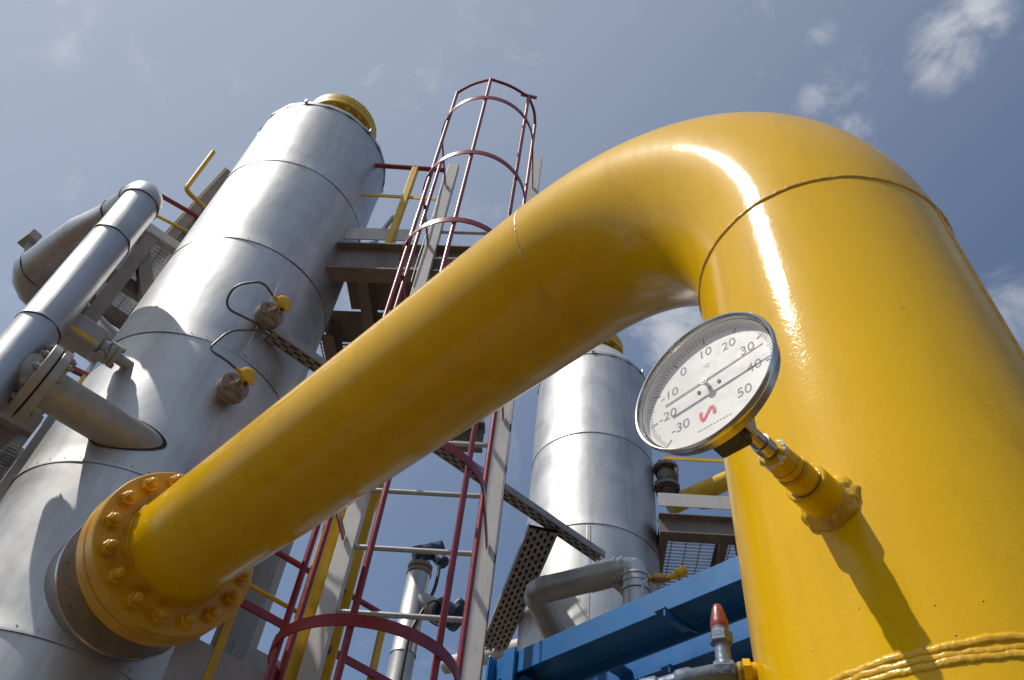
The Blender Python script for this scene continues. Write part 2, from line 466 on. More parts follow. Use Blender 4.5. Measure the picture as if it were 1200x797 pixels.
# nozzle of the near vessel behind the yellow flange: neck, insulated collar and its end plate
AX = V0 + UP * ZA
def onax(t): return AX + E2 * t
nz = obj('inlet_nozzle', lathe(onax(2.78), E2, [(0, .212), (.35, .212)], 64), M['yflange'], v1)
cl = obj('nozzle_collar', lathe(onax(2.965), E2, [(0, .225), (0, .298), (.004, .304), (.014, .304), (.018, .298), (.30, .298)], 96, (False, False)), M['clad_dull'], v1)
obj('end_plate', lathe(onax(2.9635), E2, [(0, .214), (0, .300), (.003, .300)], 96, (False, False)), M['galv'], cl)
obj('collar_rim', tube(arc(onax(2.970), E1, UP, .303, 0, 2 * math.pi, 97)[:-1], .0055, 8, closed=True), M['bezel'], cl)
for k in range(10):
    a = 2 * math.pi * k / 10 + .2
    p = onax(2.963) + .275 * (math.cos(a) * E1 + math.sin(a) * UP)
    obj('screw', cyl(p - E2 * .006, p + E2 * .002, .006, n=8), M['galv'], cl)

# ------------------------------------------------------------------ yellow gas pipe
pipe = empty('gas_pipe', V0 + UP * GZ, 'thick glossy yellow gas pipe rising at right, bending over to a bolted flange', 'pipe')
N = 128
obj('riser', lathe(V0 + UP * GZ, UP, [(z, PR) for z in np.linspace(0, ZA - RE - GZ, 26)], N, (False, False)), M['yellow'], pipe)
ce = V0 + E2 * RE + UP * (ZA - RE)
obj('elbow', tube([ce + RE * (-math.cos(t) * E2 + math.sin(t) * UP) for t in np.linspace(0, math.pi / 2, 49)], PR, N, cap=False), M['yellow'], pipe)
obj('horizontal_run', lathe(onax(RE), E2, [(s, PR) for s in np.linspace(0, 2.60 - RE, 20)], N, (False, False)), M['yellow'], pipe)
def weldbead(name, c, d, r, w, passes=1, gap=.008, lift=.25):
    ms = []
    for k in range(passes):
        off = (k - (passes - 1) / 2) * gap
        d_, u_, v_ = frame(d); n_ = 760; P_ = []; R_ = []
        ph_ = rng.uniform(0, 6.28, 8); fq = [2, 3, 5, 9, 17, 29, 53, 71]; am = [.5, .4, .4, .35, .3, .25, .2, .2]
        for i_ in range(n_):
            t_ = 2 * math.pi * i_ / n_
            wv = sum(a_ * math.sin(f_ * t_ + p_) for a_, f_, p_ in zip(am, fq, ph_))
            wv2 = sum(a_ * math.sin(f_ * t_ + p_ * 2.3) for a_, f_, p_ in zip(am, fq, ph_))
            P_.append(np.asarray(c) + (r - w * lift + w * .06 * wv) * (math.cos(t_) * u_ + math.sin(t_) * v_) + d_ * (off + w * .22 * wv2))
            R_.append(w * (1 + .035 * wv + .018 * math.sin(150 * t_ + 3 * wv) + rng.normal(0, .012)))
        ms.append(tube(P_, w, 8, closed=True, radii=R_))
    return obj(name, join(*ms), M['weld'], pipe, ang=80)
weldbead('weld_bead', V0 + UP * (ZA - RE), UP, PR, .0056, lift=.45)
weldbead('weld_bead', onax(RE - .005), E2, PR, .0046, lift=.55)
weldbead('weld_bead', V0 + UP * .400, UP, PR, .0062, 3, .0070, .72)
weldbead('weld_bead', onax(2.598), E2, PR + .001, .0055, 1)
# longitudinal seam of the riser
sn = azv(146)
P = [V0 + sn * (PR + .0004) + UP * z + azv(56) * rng.normal(0, .0006) for z in np.linspace(.41, ZA - RE, 90)]
obj('seam_bead', tube(P, .003, 7, radii=[.0018 * (1 + rng.normal(0, .12)) for _ in P]), M['weld'], pipe, ang=80)
# paint-covered spatter near the welds
ms = []
for _ in range(45):
    a = math.radians(rng.uniform(120, 310)); z = (ZA - RE) + rng.normal(0, .022) if rng.random() < .6 else .41 + rng.normal(0, .03)
    nrm = A3([math.sin(a), math.cos(a), 0]); p = V0 + nrm * PR + UP * z
    ms.append(lathe(p - nrm * .0006, nrm, [(0, .0014), (.0008, .0011), (.0012, .0004)], 6))
obj('weld_spatter', join(*ms), M['weld'], pipe, kind='stuff')

FT = 2.62
def flange_ring(t0, t1, inner, front):
    pr = [(0, inner), (0, .322), (.004, .327), (t1 - t0 - .004, .327), (t1 - t0, .322), (t1 - t0, inner)]
    return lathe(onax(t0), E2, pr, 96, (False, False))
f1 = obj('flange', flange_ring(FT, FT + .062, .20, 1), M['yflange'], pipe)
f2 = obj('flange', flange_ring(FT + .070, FT + .135, .20, 0), M['yflange'], pipe)
obj('gasket', lathe(onax(FT + .060), E2, [(0, .26), (0, .312), (.012, .312), (.012, .26)], 64, (False, False)), M['gasket'], f1)
obj('hub', lathe(onax(2.585), E2, [(0, .211), (.02, .216), (.04, .228)], 96, (False, False)), M['yflange'], f1)
NB = 16
for k in range(NB):
    a = 2 * math.pi * (k + .3) / NB
    q = onax(FT) + .275 * (math.cos(a) * E1 + math.sin(a) * UP)
    j = rng.uniform(-.006, .008); ph = rng.uniform(0, 1)
    nut = lathe(q - E2 * .028, E2, [(0, .025), (.004, .0300), (.030, .0300)], 6, ph=ph)
    stud = lathe(q - E2 * (.058 + j), E2, [(0, .008), (.003, .0145), (.007, .0175), (.06, .0175)], 14)
    wsh = cyl(q - E2 * .0035, q + E2 * .001, .037, n=18)
    obj('bolt', join(nut, stud, wsh), M['yflange'], f1, ang=25)
    q2 = onax(FT + .135) + .275 * (math.cos(a) * E1 + math.sin(a) * UP)
    obj('bolt', join(lathe(q2, E2, [(0, .030), (.026, .030), (.030, .025)], 6, ph=ph + .3), cyl(q2, q2 + E2 * (.05 + j), .0145, n=12)), M['yflange'], f2, ang=25)

# thermowell socket welded on the riser, and the drain nipple low on its left side
TB = A3([.357, .668, .589]); TN = unit(A3([-.781, -.624, 0.0]))
sk = obj('thermowell_socket', lathe(TB - TN * .012, TN, [(0, .0235), (.056, .0235), (.0575, .022)], 40), M['yellow'], pipe)
na = 72
wq = rng.normal(0, 1, (6, na))
prof = [(-.012, .0350), (-.001, .0340), (.0025, .0315), (.006, .0285), (.0095, .0255), (.012, .0230)]
fv, ff = lathe(TB, TN, prof, na, (False, False))
ctr = TB
for j in range(6):
    sm = (wq[j] + np.roll(wq[j], 1) + np.roll(wq[max(j - 1, 0)], 1)) / 3
    for i in range(na):
        p = fv[j * na + i]; ax_ = TB + TN * ((p - TB) @ TN); d_ = unit(p - ax_)
        fv[j * na + i] = p + d_ * (.0016 * sm[i] + .0012 * math.sin(i * .7 + j)) * (0.3 if j == 5 else 1)
obj('socket_weld', (fv, ff), M['weld'], pipe, ang=80)
dn = unit(azv(-76))
dz = .490
dp = V0 + dn * PR + UP * dz
obj('drain_nipple', join(cyl(dp - dn * .01, dp + dn * .020, .0105, n=24), hexnut(dp + dn * .006, dp + dn * .014, .014)), M['yellow'], pipe)

# ------------------------------------------------------------------ dial thermometer
gauge = empty('dial_thermometer', TB + TN * .05, 'round white dial thermometer on a short stem, in front of the yellow riser', 'thermometer')
obj('adapter', join(lathe(TB + TN * .046, TN, [(0, .0175), (.022, .0178), (.024, .0162), (.027, .0162), (.029, .0168), (.036, .0166)], 32),
                    lathe(TB + TN * .078, TN, [(0, .0150), (.003, .0150), (.004, .0158), (.026, .0150), (.028, .013)], 32)), M['yellow'], gauge)
for s, r_ in ((.0705, .0172), (.0455, .0185), (.0795, .0160)):
    obj('joint_ring', lathe(TB + TN * s, TN, [(0, r_ * .9), (0, r_ * 1.005), (.0018, r_ * 1.005), (.0018, r_ * .9)], 32, (False, False)), M['brass'], gauge)
ms = []
for k in range(7):
    a0 = k * .95
    _, u, v = frame(TN)
    pts = [TB + TN * (.101 + rng.uniform(-.003, .004)) + (.0128 + rng.uniform(0, .0018)) * (math.cos(a0 + t) * u + math.sin(a0 + t) * v) for t in np.linspace(0, 1.0, 6)]
    ms.append(tube(pts, .0026, 6, radii=[.001, .003, .0035, .003, .0028, .001]))
obj('thread_tape', join(*ms), M['tape'], gauge, ang=80)
obj('stem', lathe(TB + TN * .098, TN, [(0, .0088), (.012, .0088), (.0125, .0105), (.026, .0105), (.0265, .0088), (.07, .0088)], 24), M['steel'], gauge)
DN = unit(A3([-.777, -.628, .03])); DU = unit(UP - DN * (UP @ DN)); DR = np.cross(DU, DN)
DC = A3([.180, .513, .586])                # centre of the front rim
zc = -.021                                 # depth of the case
def dial(x, y, z): return DC + DR * x + DU * y + DN * z
obj('case', lathe(dial(0, 0, zc), DN, [(0, .0), (0, .066), (.003, .0745), (.016, .0768), (.018, .0768)], 96, (False, False)), M['steel'], gauge)
obj('bezel', lathe(dial(0, 0, -.006), DN, [(0, .0766), (-.001, .0788), (.002, .0802), (.0045, .0800), (.0060, .0788), (.0056, .0776), (.003, .0768), (.0, .0752), (-.009, .0748)], 128, (False, False)), M['bezel'], gauge)
obj('inner_wall', lathe(dial(0, 0, -.014), DN, [(0, .0742), (.008, .0742)], 96, (False, False)), M['dial'], gauge)
obj('dial_face', lathe(dial(0, 0, -.0145), DN, [(0, .0742), (.001, .0742)], 96), M['dial'], gauge, smooth=False)
obj('glass', lathe(dial(0, 0, -.0028), DN, [(0, .0752), (.0012, .0752)], 96), M['glass'], gauge)
zf = -.0133
def flat(pts, z):
    return A3([dial(x, y, z) for x, y in pts]), [tuple(range(len(pts)))]
ticks = []
for k in range(81):
    T = -30 + k
    a = math.radians((T - 10) * 3.3)
    big, mid = (T % 10 == 0), (T % 5 == 0)
    r0 = .0715; r1 = .0625 if big else (.0655 if mid else .0672); w_ = .0010 if big else .00045
    c, s = math.cos(a), math.sin(a)
    ticks.append(flat([(s * r0 - c * w_, c * r0 + s * w_), (s * r1 - c * w_, c * r1 + s * w_), (s * r1 + c * w_, c * r1 - s * w_), (s * r0 + c * w_, c * r0 - s * w_)], zf))
obj('scale_marks', join(*ticks), M['ink'], gauge, smooth=False)
def text_mesh(txt, size, x, y, z, mat, name, shear=0.0):
    cu = bpy.data.curves.new('t', 'FONT'); cu.body = txt; cu.size = size; cu.align_x = 'CENTER'; cu.align_y = 'CENTER'; cu.shear = shear
    cu.extrude = 0; cu.resolution_u = 6; cu.offset = 0
    to = bpy.data.objects.new('t', cu); COL.objects.link(to)
    bpy.context.view_layer.update()
    me = to.to_mesh()
    vs = A3([dial(x + q.co.x, y + q.co.y, z) for q in me.vertices]); fs = [tuple(p.vertices) for p in me.polygons]
    to.to_mesh_clear(); bpy.data.objects.remove(to)
    obj(name, (vs, fs), mat, gauge, smooth=False)
for T in range(-30, 60, 10):
    a = math.radians((T - 10) * 3.3); R_ = .0500 if abs(T - 10) < 35 else .0480
    text_mesh('%d' % T, .0165, math.sin(a) * R_, math.cos(a) * R_ * .98, zf, M['ink'], 'numeral')
text_mesh('°C', .007, 0, .029, zf, M['inkgrey'], 'unit_mark')
obj('small_print', join(*[flat([(-.017 + k * .0034, -.0508), (-.0148 + k * .0034, -.0508), (-.0148 + k * .0034, -.0497), (-.017 + k * .0034, -.0497)], zf) for k in range(11)]), M['inkgrey'], gauge, smooth=False)
# red zig-zag emblem: two hooked strokes joined by a diagonal
def stroke(pts, w_, z):
    ms_ = []
    for (x0, y0), (x1, y1) in zip(pts[:-1], pts[1:]):
        L_ = math.hypot(x1 - x0, y1 - y0); nx, ny = -(y1 - y0) / L_ * w_ / 2, (x1 - x0) / L_ * w_ / 2; ex, ey = (x1 - x0) / L_ * w_ * .3, (y1 - y0) / L_ * w_ * .3
        ms_.append(flat([(x0 - ex + nx, y0 - ey + ny), (x0 - ex - nx, y0 - ey - ny), (x1 + ex - nx, y1 + ey - ny), (x1 + ex + nx, y1 + ey + ny)], z))
        z += .00004
    return join(*ms_)
EMB = [(-.0120, -.0290), (-.0122, -.0345), (-.0106, -.0392), (-.0090, -.0394), (-.0008, -.0285), (.0012, -.0288), (.0026, -.0325), (.0028, -.0372)]
obj('emblem', stroke(EMB, .0036, zf), M['logo'], gauge, smooth=False)
# pointer: a long slim bar balanced on the hub, standing off the dial
a = math.radians(86)
pd = (math.sin(a), math.cos(a)); pn = (pd[1], -pd[0])
def pp(s, w_): return (pd[0] * s + pn[0] * w_, pd[1] * s + pn[1] * w_)
zp = zf + .0070
def slab(pts, z0, z1):
    n_ = len(pts)
    vs = [dial(x, y, z0) for x, y in pts] + [dial(x, y, z1) for x, y in pts]
    fs = [tuple(range(n_ - 1, -1, -1)), tuple(range(n_, 2 * n_))] + [(i, (i + 1) % n_, n_ + (i + 1) % n_, n_ + i) for i in range(n_)]
    return A3(vs), fs
nd = obj('pointer', slab([pp(-.046, -.0016), pp(.02, -.0014), pp(.066, -.0005), pp(.066, .0005), pp(.02, .0014), pp(-.046, .0016)], zp, zp + .0007), M['inkgrey'], gauge, smooth=False)
obj('hub', join(cyl(dial(0, 0, zf), dial(0, 0, zp + .0025), .0022, n=16), cyl(dial(0, 0, zp + .0007), dial(0, 0, zp + .002), .0042, n=20)), M['bezel'], nd)
for sx in (-.0115, .0115):
    obj('dial_screw', cyl(dial(sx, -.001, zf - .0005), dial(sx, -.001, zf + .001), .0019, n=12), M['dark'], gauge)
# swivel bracket behind the case
br = obj('swivel_bracket', join(box(dial(-.004, -.036, -0.040), DR * .034, DU * .030, DN * .034)), M['dark'], gauge, smooth=False, bevel=.003)
yk = [dial(.016, .0, -0.036), dial(.016, -.040, -0.036), dial(.010, -.050, -0.052), dial(.006, -.014, -0.082)]
obj('yoke', join(bar(dial(.0175, .012, -0.042), dial(.0175, -.046, -0.042), .004, .026, DR), bar(dial(-.0235, .012, -0.042), dial(-.0235, -.03, -0.042), .004, .026, DR), box(dial(-.003, .0, -0.056), DR * .045, DU * .024, DN * .006)), M['steel'], gauge, smooth=False, bevel=.0015)
obj('knurled_screw', join(cyl(dial(.019, .006, -0.042), dial(.030, .006, -0.042), .0045, n=14), cyl(dial(.019, -.03, -0.042), dial(.026, -.03, -0.042), .004, n=10)), M['steel'], gauge)

# ------------------------------------------------------------------ drain valve with red cap, screwed to the nipple
dv = empty('drain_valve', dp + dn * .024 - UP * .02, 'small blue grey valve with upright red cap, screwed into the yellow riser', 'valve')
b0 = dp + dn * .018; sd_ = unit(np.cross(UP, dn))
c0 = b0 + dn * .016
dw = unit(dn - UP * .22 + E2 * .25)
obj('body', join(lathe(b0 - dn * .004, dn, [(0, .0095), (.008, .0095), (.010, .0125), (.026, .0130), (.032, .0110)], 8, ph=.2),
                 lathe(b0 + dn * .020 - UP * .002, dw, [(-.01, .0115), (.03, .0122), (.034, .0145), (.048, .0145), (.052, .0115), (.07, .0105), (.073, .0135), (.09, .0135), (.10, .009), (.5, .009)], 18)), M['bgrey'], dv, ang=30)
obj('bonnet', lathe(c0 + UP * .006, UP, [(0, .0110), (.005, .0092), (.026, .0086), (.029, .0118)], 24), M['bgrey'], dv)
obj('bonnet_nut', join(lathe(c0 + UP * .033, UP, [(0, .0118), (.002, .0138), (.013, .0138), (.0155, .0118)], 6), lathe(c0 + UP * .048, UP, [(0, .0102), (.005, .0102)], 20)), M['bgrey'], dv, ang=25)
obj('cap', lathe(c0 + UP * .052, UP, [(0, .0100), (.003, .0108), (.009, .0105), (.025, .0070), (.029, .0060), (.032, .0044), (.033, .002)], 28), M['redcap'], dv, ang=60)
obj('handle_joint', lathe(b0, dn, [(-.008, .0115), (.0, .0115)], 20), M['brass'], dv)

# ------------------------------------------------------------------ ladder with safety cage
CC = A3([-.361, 2.784, 0.0])                 # axis of the cage
CR = .328
LC = CC + N6 * .40                         # middle of the rungs
lad = empty('caged_ladder', LC + UP * PADZ, 'tall steel ladder with grey rungs inside a red hooped safety cage', 'ladder')
st_top = 5.80
for s in (-1, 1):
    p = LC + E6 * (.328 if s > 0 else -.314)
    zt = st_top if s < 0 else 5.95
    obj('stile', extrude(p + UP * PADZ, p + UP * zt, [(-.04, -.025), (.04, -.025), (.04, .025), (.032, .025), (.032, -.017), (-.032, -.017), (-.032, .025), (-.04, .025)], E6, N6), M['lgrey'], lad, smooth=False, bevel=.002)
z = PADZ + .3
zr0 = 2.87 - .330 * 12
rung = None
for k in range(24):
    zz = zr0 + .330 * k
    if zz < PADZ + .1 or zz > 4.95: continue
    p = LC + UP * zz
    if rung is None:
        rung = obj('rung', cyl(p - E6 * .296, p + E6 * .296, .0125, n=14), M['galv'], lad); rz = zz
    else:
        o = rung.copy(); COL.objects.link(o); o.parent = lad; o.location = (0, 0, zz - rz)
def hoop_path(z, n=26):
    a0 = math.pi / 2
    pts = [LC - N6 * .03 + E6 * .328 * -1]
    for t in np.linspace(-math.pi / 2, math.pi / 2, n):
        pts.append(CC + CR * (math.sin(t) * E6 - math.cos(t) * N6))
    pts.append(LC - N6 * .03 + E6 * .328)
    return [q + UP * z for q in pts]
def ribbon(path, h, t):
    """flat bar standing on edge along a path; h tall, t thick"""
    P = A3(path); vs = []; fs = []
    for i in range(len(P)):
        d = unit(P[min(i + 1, len(P) - 1)] - P[max(i - 1, 0)]); nrm = unit(np.cross(UP, d))
        for a, b in ((-1, -1), (1, -1), (1, 1), (-1, 1)): vs.append(P[i] + nrm * a * t / 2 + UP * b * h / 2)
    for i in range(len(P) - 1):
        for j in range(4):
            k = (j + 1) % 4; fs.append((i * 4 + j, i * 4 + k, i * 4 + 4 + k, i * 4 + 4 + j))
    fs += [(3, 2, 1, 0), tuple(len(P) * 4 - 4 + q for q in range(4))]
    return A3(vs), fs
for z in (1.415, 2.24, 3.04, 3.85, 4.64, 5.45):
    obj('hoop', ribbon(hoop_path(z), .042, .007), M['red'], lad, ang=40)
BT = {-60: 5.91, 0: 5.80, 60: 5.86, -112: 5.27, 112: 5.94}
tops = {}
for a, zt in BT.items():
    t = math.radians(a)
    r_ = CR - .016
    p = CC + r_ * (math.sin(t) * E6 - math.cos(t) * N6)
    if a == 112: p = CC + E6 * (CR - .014) + N6 * .10
    if a == -112: p = CC - E6 * (CR - .014) + N6 * .08
    tops[a] = p + UP * zt
    for hz in (1.415, 2.24, 3.04, 3.85, 4.64, 5.45):
        if hz < zt - .1: obj('cage_clip', box(p + unit((p - CC) * A3([1, 1, 0])) * .010 + UP * hz, E6 * .016, N6 * .016, UP * .050), M['red'], lad, bevel=.002)
    obj('cage_bar', cyl(p + UP * 1.14, p + UP * zt, .0125, n=12), M['red'], lad)
for a, b in ((-60, 0), (0, 60), (60, 112)):
    pa, pb = tops[a].copy(), tops[b].copy()
    md = (pa + pb) / 2; out = md - CC; out[2] = 0
    obj('top_rim', tube(bend([pa, md + unit(out) * .02, pb], .1), .011, 10), M['red'], lad)
obj('spare_clamp', join(bar(tops[60] + A3([-.06, 0, .03]), tops[60] + A3([.06, .02, .05]), .02, .02)), M['brown'], lad)
for z in (1.2, 3.6, 4.6):
    for s in (-1, 1):
        p = LC + E6 * s * .328 + UP * z
        obj('stand_off', bar(p + N6 * .02, p + N6 * (.22 if z < 4 else .1), .05, .008, UP), M['lgrey'], lad)
obj('wire', tube([LC + E6 * (.372 + .003 * math.sin(z * 3)) - N6 * (.034 + .004 * math.sin(z * 2.1)) + UP * z for z in np.linspace(1.0, 4.6, 30)], .004, 6), M['cable'], lad)
obj('wire', tube([LC + E6 * (-.36 + .006 * math.sin(z * 4)) - N6 * (.034 + .006 * math.sin(z * 3.1)) + UP * z for z in np.linspace(4.2, 5.6, 24)], .004, 6), M['cable'], lad)

# ------------------------------------------------------------------ yellow column behind the ladder's left stile
yc = empty('yellow_column', A3([-.708, 3.262, PADZ]), 'bright yellow steel column standing just behind the ladder stile', 'column')
q = A3([-.708, 3.262, 0.0])
obj('shaft', bar(q + UP * PADZ, q + UP * 3.4, .095, .07, E1), M['ysteel'], yc, smooth=False, bevel=.004)
obj('base_plate', box(q + UP * (PADZ + .01), E6 * .26, N6 * .26, UP * .02), M['ysteel'], yc, bevel=.002)
q3 = A3([-.600, 3.43, 0.0])
obj('rear_flange', bar(q3 + UP * PADZ, q3 + UP * 3.4, .045, .02, E6), M['ysteel'], yc, smooth=False, bevel=.003)
for z_ in (-.8, .2, 1.0, 3.3):
    obj('tie_plate', bar(q + UP * z_, q3 + UP * z_, .06, .012, UP), M['ysteel'], yc, smooth=False)
obj('gusset', extrude(q3 + N6 * .02 + E6 * .02 + UP * 3.2, q3 - N6 * .02 + E6 * .02 + UP * 3.2, [(0, 0), (.10, 0), (.10, -.05), (0, -.62)], E6, UP), M['ysteel'], yc, smooth=False)

# ------------------------------------------------------------------ platforms
def grating(poly_o, ux, lx, uy, ly, pitch=.034, cross=.10, t=.004, h=.03):
    """bearing bars along ux, cross rods along uy, real open bars"""
    ms = []
    n = int(ly / pitch)
    for i in range(n + 1):
        p = poly_o + uy * (i * pitch)
        ms.append(box(p + ux * lx / 2, ux * lx, uy * t, UP * h))
    n = int(lx / cross)
    for i in range(n + 1):
        p = poly_o + ux * (i * cross)
        ms.append(box(p + uy * ly / 2 + UP * .008, ux * .007, uy * ly, UP * .007))
    return join(*ms)
def rail(pts, r, mat, name, parent, rad=.06):
    return obj(name, tube(bend(pts, rad), r, 12), mat, parent)

# upper platform at the right of the near vessel
QP = A3([-.315, 3.180, 0.0]) + N6 * .05    # line of the platform edge
def onq(x, z, dn_=0.0):
    k = (x - QP[0]) / E6[0]; return QP + E6 * k + N6 * dn_ + UP * z
up = empty('service_platform', onq(-.4, PADZ, .5), 'dark service platform with red and yellow guard rail right of the near vessel', 'platform')
obj('toe_plate', bar(onq(-1.30, 4.87), onq(-.76, 4.87), .145, .008, UP), M['lgrey'], up, bevel=.002)
obj('girder', ibeam(onq(-1.27, 4.522), onq(.04, 4.522), .12, .305, .014, N6, UP), M['brown'], up, smooth=False, bevel=.003)
obj('girder', ibeam(onq(-1.56, 4.56, 1.70), onq(-.32, 4.56, 1.70), .12, .23, .014, N6, UP), M['brown'], up, smooth=False, bevel=.003)
for x in (-1.1, -.72, -.3, .0):
    obj('cross_beam', ibeam(onq(x, 4.60, .065), onq(x, 4.60, 1.64 if x < -.35 else .80), .08, .14, .01, E6, UP), M['brown'], up, smooth=False)
obj('deck_plate', box(onq(-.62, 4.705, .30), E6 * 1.30, N6 * .50, UP * .006), M['brown'], up, smooth=False)
obj('deck_plate', box(onq(-.85, 4.700, .72), E6 * 1.30, N6 * .30, UP * .006), M['brown'], up, smooth=False)
obj('cross_beam', ibeam(onq(-1.42, 4.60, .66), onq(-1.42, 4.60, 1.64), .09, .16, .01, E6, UP), M['brown'], up, smooth=False)
obj('grating', grating(onq(-1.56, 4.71, .87), E6, 1.24, N6, .84, .036, .12, .003, .022), M['brown'], up, smooth=False, kind='stuff')
for x in (-1.21, -1.06, -.94, -.82):
    obj('packer', box(onq(x, 4.73, .03), E6 * .035, N6 * .05, UP * .11), M['grey'], up, smooth=False)
rail([onq(-1.352, 5.88), onq(-.70, 5.825)], .020, M['red'], 'top_rail', up)
obj('mid_rail', bar(onq(-1.333, 5.415), onq(-.70, 5.377), .034, .008, UP), M['ysteel'], up)
obj('rail_post', bar(onq(-.935, 4.72), onq(-.935, 5.83), .048, .048, E6), M['ysteel'], up, bevel=.004)
obj('rail_bracket', box(onq(-1.355, 5.885, .02), E6 * .03, N6 * .07, UP * .08), M['dark'], up)
obj('rail_bracket', box(onq(-1.34, 5.42, .02), E6 * .05, N6 * .07, UP * .06), M['dark'], up)
rail([onq(-1.09, 4.70, .1), onq(-1.075, 4.97, .1), onq(-1.01, 5.29, .1), onq(-.95, 5.0, .1), onq(-.94, 4.70, .1)], .016, M['galv'], 'bent_pipe', up, .05)

# platform at the right of the far vessel
Q2 = A3([1.38, 5.27, 0.0])
def onr(k, z, dn_=0.0): return Q2 + E6 * k + N6 * dn_ + UP * z
p2 = empty('service_platform', onr(.8, PADZ, .5), 'grey platform with open grating right of the far vessel, above the blue beams', 'platform')
obj('toe_plate', bar(onr(-.02, 4.457), onr(.57, 4.457), .134, .008, UP), M['lgrey'], p2, bevel=.002)
obj('girder', ibeam(onr(-.03, 4.18), onr(1.5, 4.18), .12, .19, .012, N6, UP), M['brown'], p2, smooth=False, bevel=.003)
obj('girder', ibeam(onr(-.03, 4.18, 1.3), onr(1.5, 4.18, 1.3), .12, .19, .012, N6, UP), M['brown'], p2, smooth=False, bevel=.003)
for k in (.02, .5, .98, 1.4):
    obj('cross_beam', ibeam(onr(k, 4.21, .06), onr(k, 4.21, 1.24), .07, .12, .01, E6, UP), M['brown'], p2, smooth=False)
obj('grating', grating(onr(0, 4.30, .0), E6, 1.5, N6, 1.35, .046, .12, .003, .018), M['galv'], p2, smooth=False, kind='stuff')
obj('mid_rail', bar(onr(.05, 4.915), onr(1.4, 4.915), .034, .008, UP), M['ysteel'], p2)
rail([onr(.05, 5.40), onr(1.4, 5.40)], .02, M['red'], 'top_rail', p2)
for k in (.60, 1.38):
    obj('rail_post', bar(onr(k, 4.32), onr(k, 5.4), .05, .05, E6), M['lgrey'], p2, bevel=.004)
for k in (.62, 1.44):
    for d_ in (0, 1.3):
        obj('column', ibeam(onr(k, PADZ, d_), onr(k, 4.085, d_), .12, .12, .01, E6, N6), M['grey'], p2, smooth=False)

# walkway on the left, behind the near vessel
def gl(x, y, z): return A3([x, y, z])
wl_ = empty('upper_walkway', gl(-2.9, 3.9, PADZ), 'brown steel walkway with grating and rails high at left of the near vessel', 'walkway')
wa = gl(-2.75, 3.43, 0); wd = unit(gl(.76, .56, 0)); wb = unit(gl(-.56, .76, 0))
def onw(s, z, t=0.0): return wa + wd * s + wb * t + UP * z
obj('edge_beam', join(bar(onw(-.06, 4.80), onw(.34, 4.80), .07, .09, wb)), M['lgrey'], wl_, bevel=.01)
obj('edge_beam', join(bar(onw(-.06, 4.80, .95), onw(.5, 4.80, .95), .07, .12, wb)), M['brown'], wl_, bevel=.004)
obj('grating', grating(onw(-.06, 4.84, .0), wd, .56, wb, 1.0), M['galv'], wl_, smooth=False, kind='stuff')
rail([onw(-.06, 5.18), onw(.36, 5.24)], .018, M['red'], 'top_rail', wl_)
rail([onw(-.06, 4.95), onw(.34, 5.03)], .012, M['ysteel'], 'mid_rail', wl_)
rail([gl(-2.659, 3.506, 6.04), gl(-2.656, 3.508, 5.425), gl(-2.50, 3.62, 5.37)], .019, M['ysteel'], 'bent_rail', wl_, .05)
obj('stringer', bar(gl(-2.565, 3.58, 4.86), gl(-2.50, 3.62, 5.95), .07, .012, wd), M['nozzle'], wl_)
obj('edge_strip', bar(gl(-2.60, 3.552, 4.86), gl(-2.535, 3.592, 5.95), .012, .02, wd), M['ysteel'], wl_)
obj('stringer', bar(gl(-2.545, 3.64, 4.84), gl(-2.47, 3.69, 6.0), .06, .05, wd), M['brown'], wl_)
obj('column', ibeam(gl(-2.65, 3.53, PADZ), gl(-2.65, 3.53, 4.75), .09, .09, .009, wd, wb), M['brown'], wl_, smooth=False)
obj('column', ibeam(gl(-3.25, 4.2, PADZ), gl(-3.25, 4.2, 4.75), .09, .09, .009, wd, wb), M['brown'], wl_, smooth=False)
obj('knee_brace', bar(gl(-2.70, 3.50, 4.72), gl(-2.46, 3.66, 4.2), .10, .05, wd), M['brown'], wl_, bevel=.003)
obj('cross_beam', bar(onw(-.2, 4.33, .1), onw(.5, 4.33, .1), .06, .10, wb), M['brown'], wl_, bevel=.003)
obj('cross_beam', bar(onw(-.03, 4.76, .02), onw(-.03, 4.76, .93), .05, .1, UP), M['brown'], wl_, bevel=.003)

lw = empty('lower_walkway', gl(-2.9, 3.9, PADZ + .001), 'dark lower walkway with grating at the left edge behind the bolted nozzle', 'walkway')
obj('grating', grating(onw(-.75, 2.72, -.42), wd, 1.0, wb, 1.3), M['galv'], lw, smooth=False, kind='stuff')
obj('edge_beam', bar(onw(-.75, 2.66, -.45), onw(.25, 2.66, -.45), .05, .12, wb), M['brown'], lw, bevel=.003)
obj('edge_beam', bar(onw(-.75, 2.66, .92), onw(.38, 2.66, .92), .05, .12, wb), M['brown'], lw, bevel=.003)
obj('cross_beam', bar(onw(-.1, 2.66, -.42), onw(-.1, 2.66, .9), .05, .10, wd), M['brown'], lw, bevel=.003)
obj('bracket', bar(gl(-2.40, 3.34, 3.05), gl(-2.52, 3.28, 2.45), .10, .05, wd), M['brown'], lw, bevel=.003)
obj('top_rail', bar(gl(-2.56, 3.45, 3.345), gl(-2.437, 3.543, 3.36), .03, .03, UP), M['red'], lw)
obj('rail_post', bar(gl(-2.445, 3.538, 3.18), gl(-2.445, 3.538, 3.345), .035, .035, wd), M['ysteel'], lw)
obj('stanchion', bar(gl(-2.445, 3.538, PADZ), gl(-2.445, 3.538, 3.18), .085, .06, wd), M['grey'], lw, bevel=.003)
obj('grating', grating(onw(.2, 2.722, -.12), wd, .34, wb, 1.0), M['galv'], lw, smooth=False, kind='stuff')
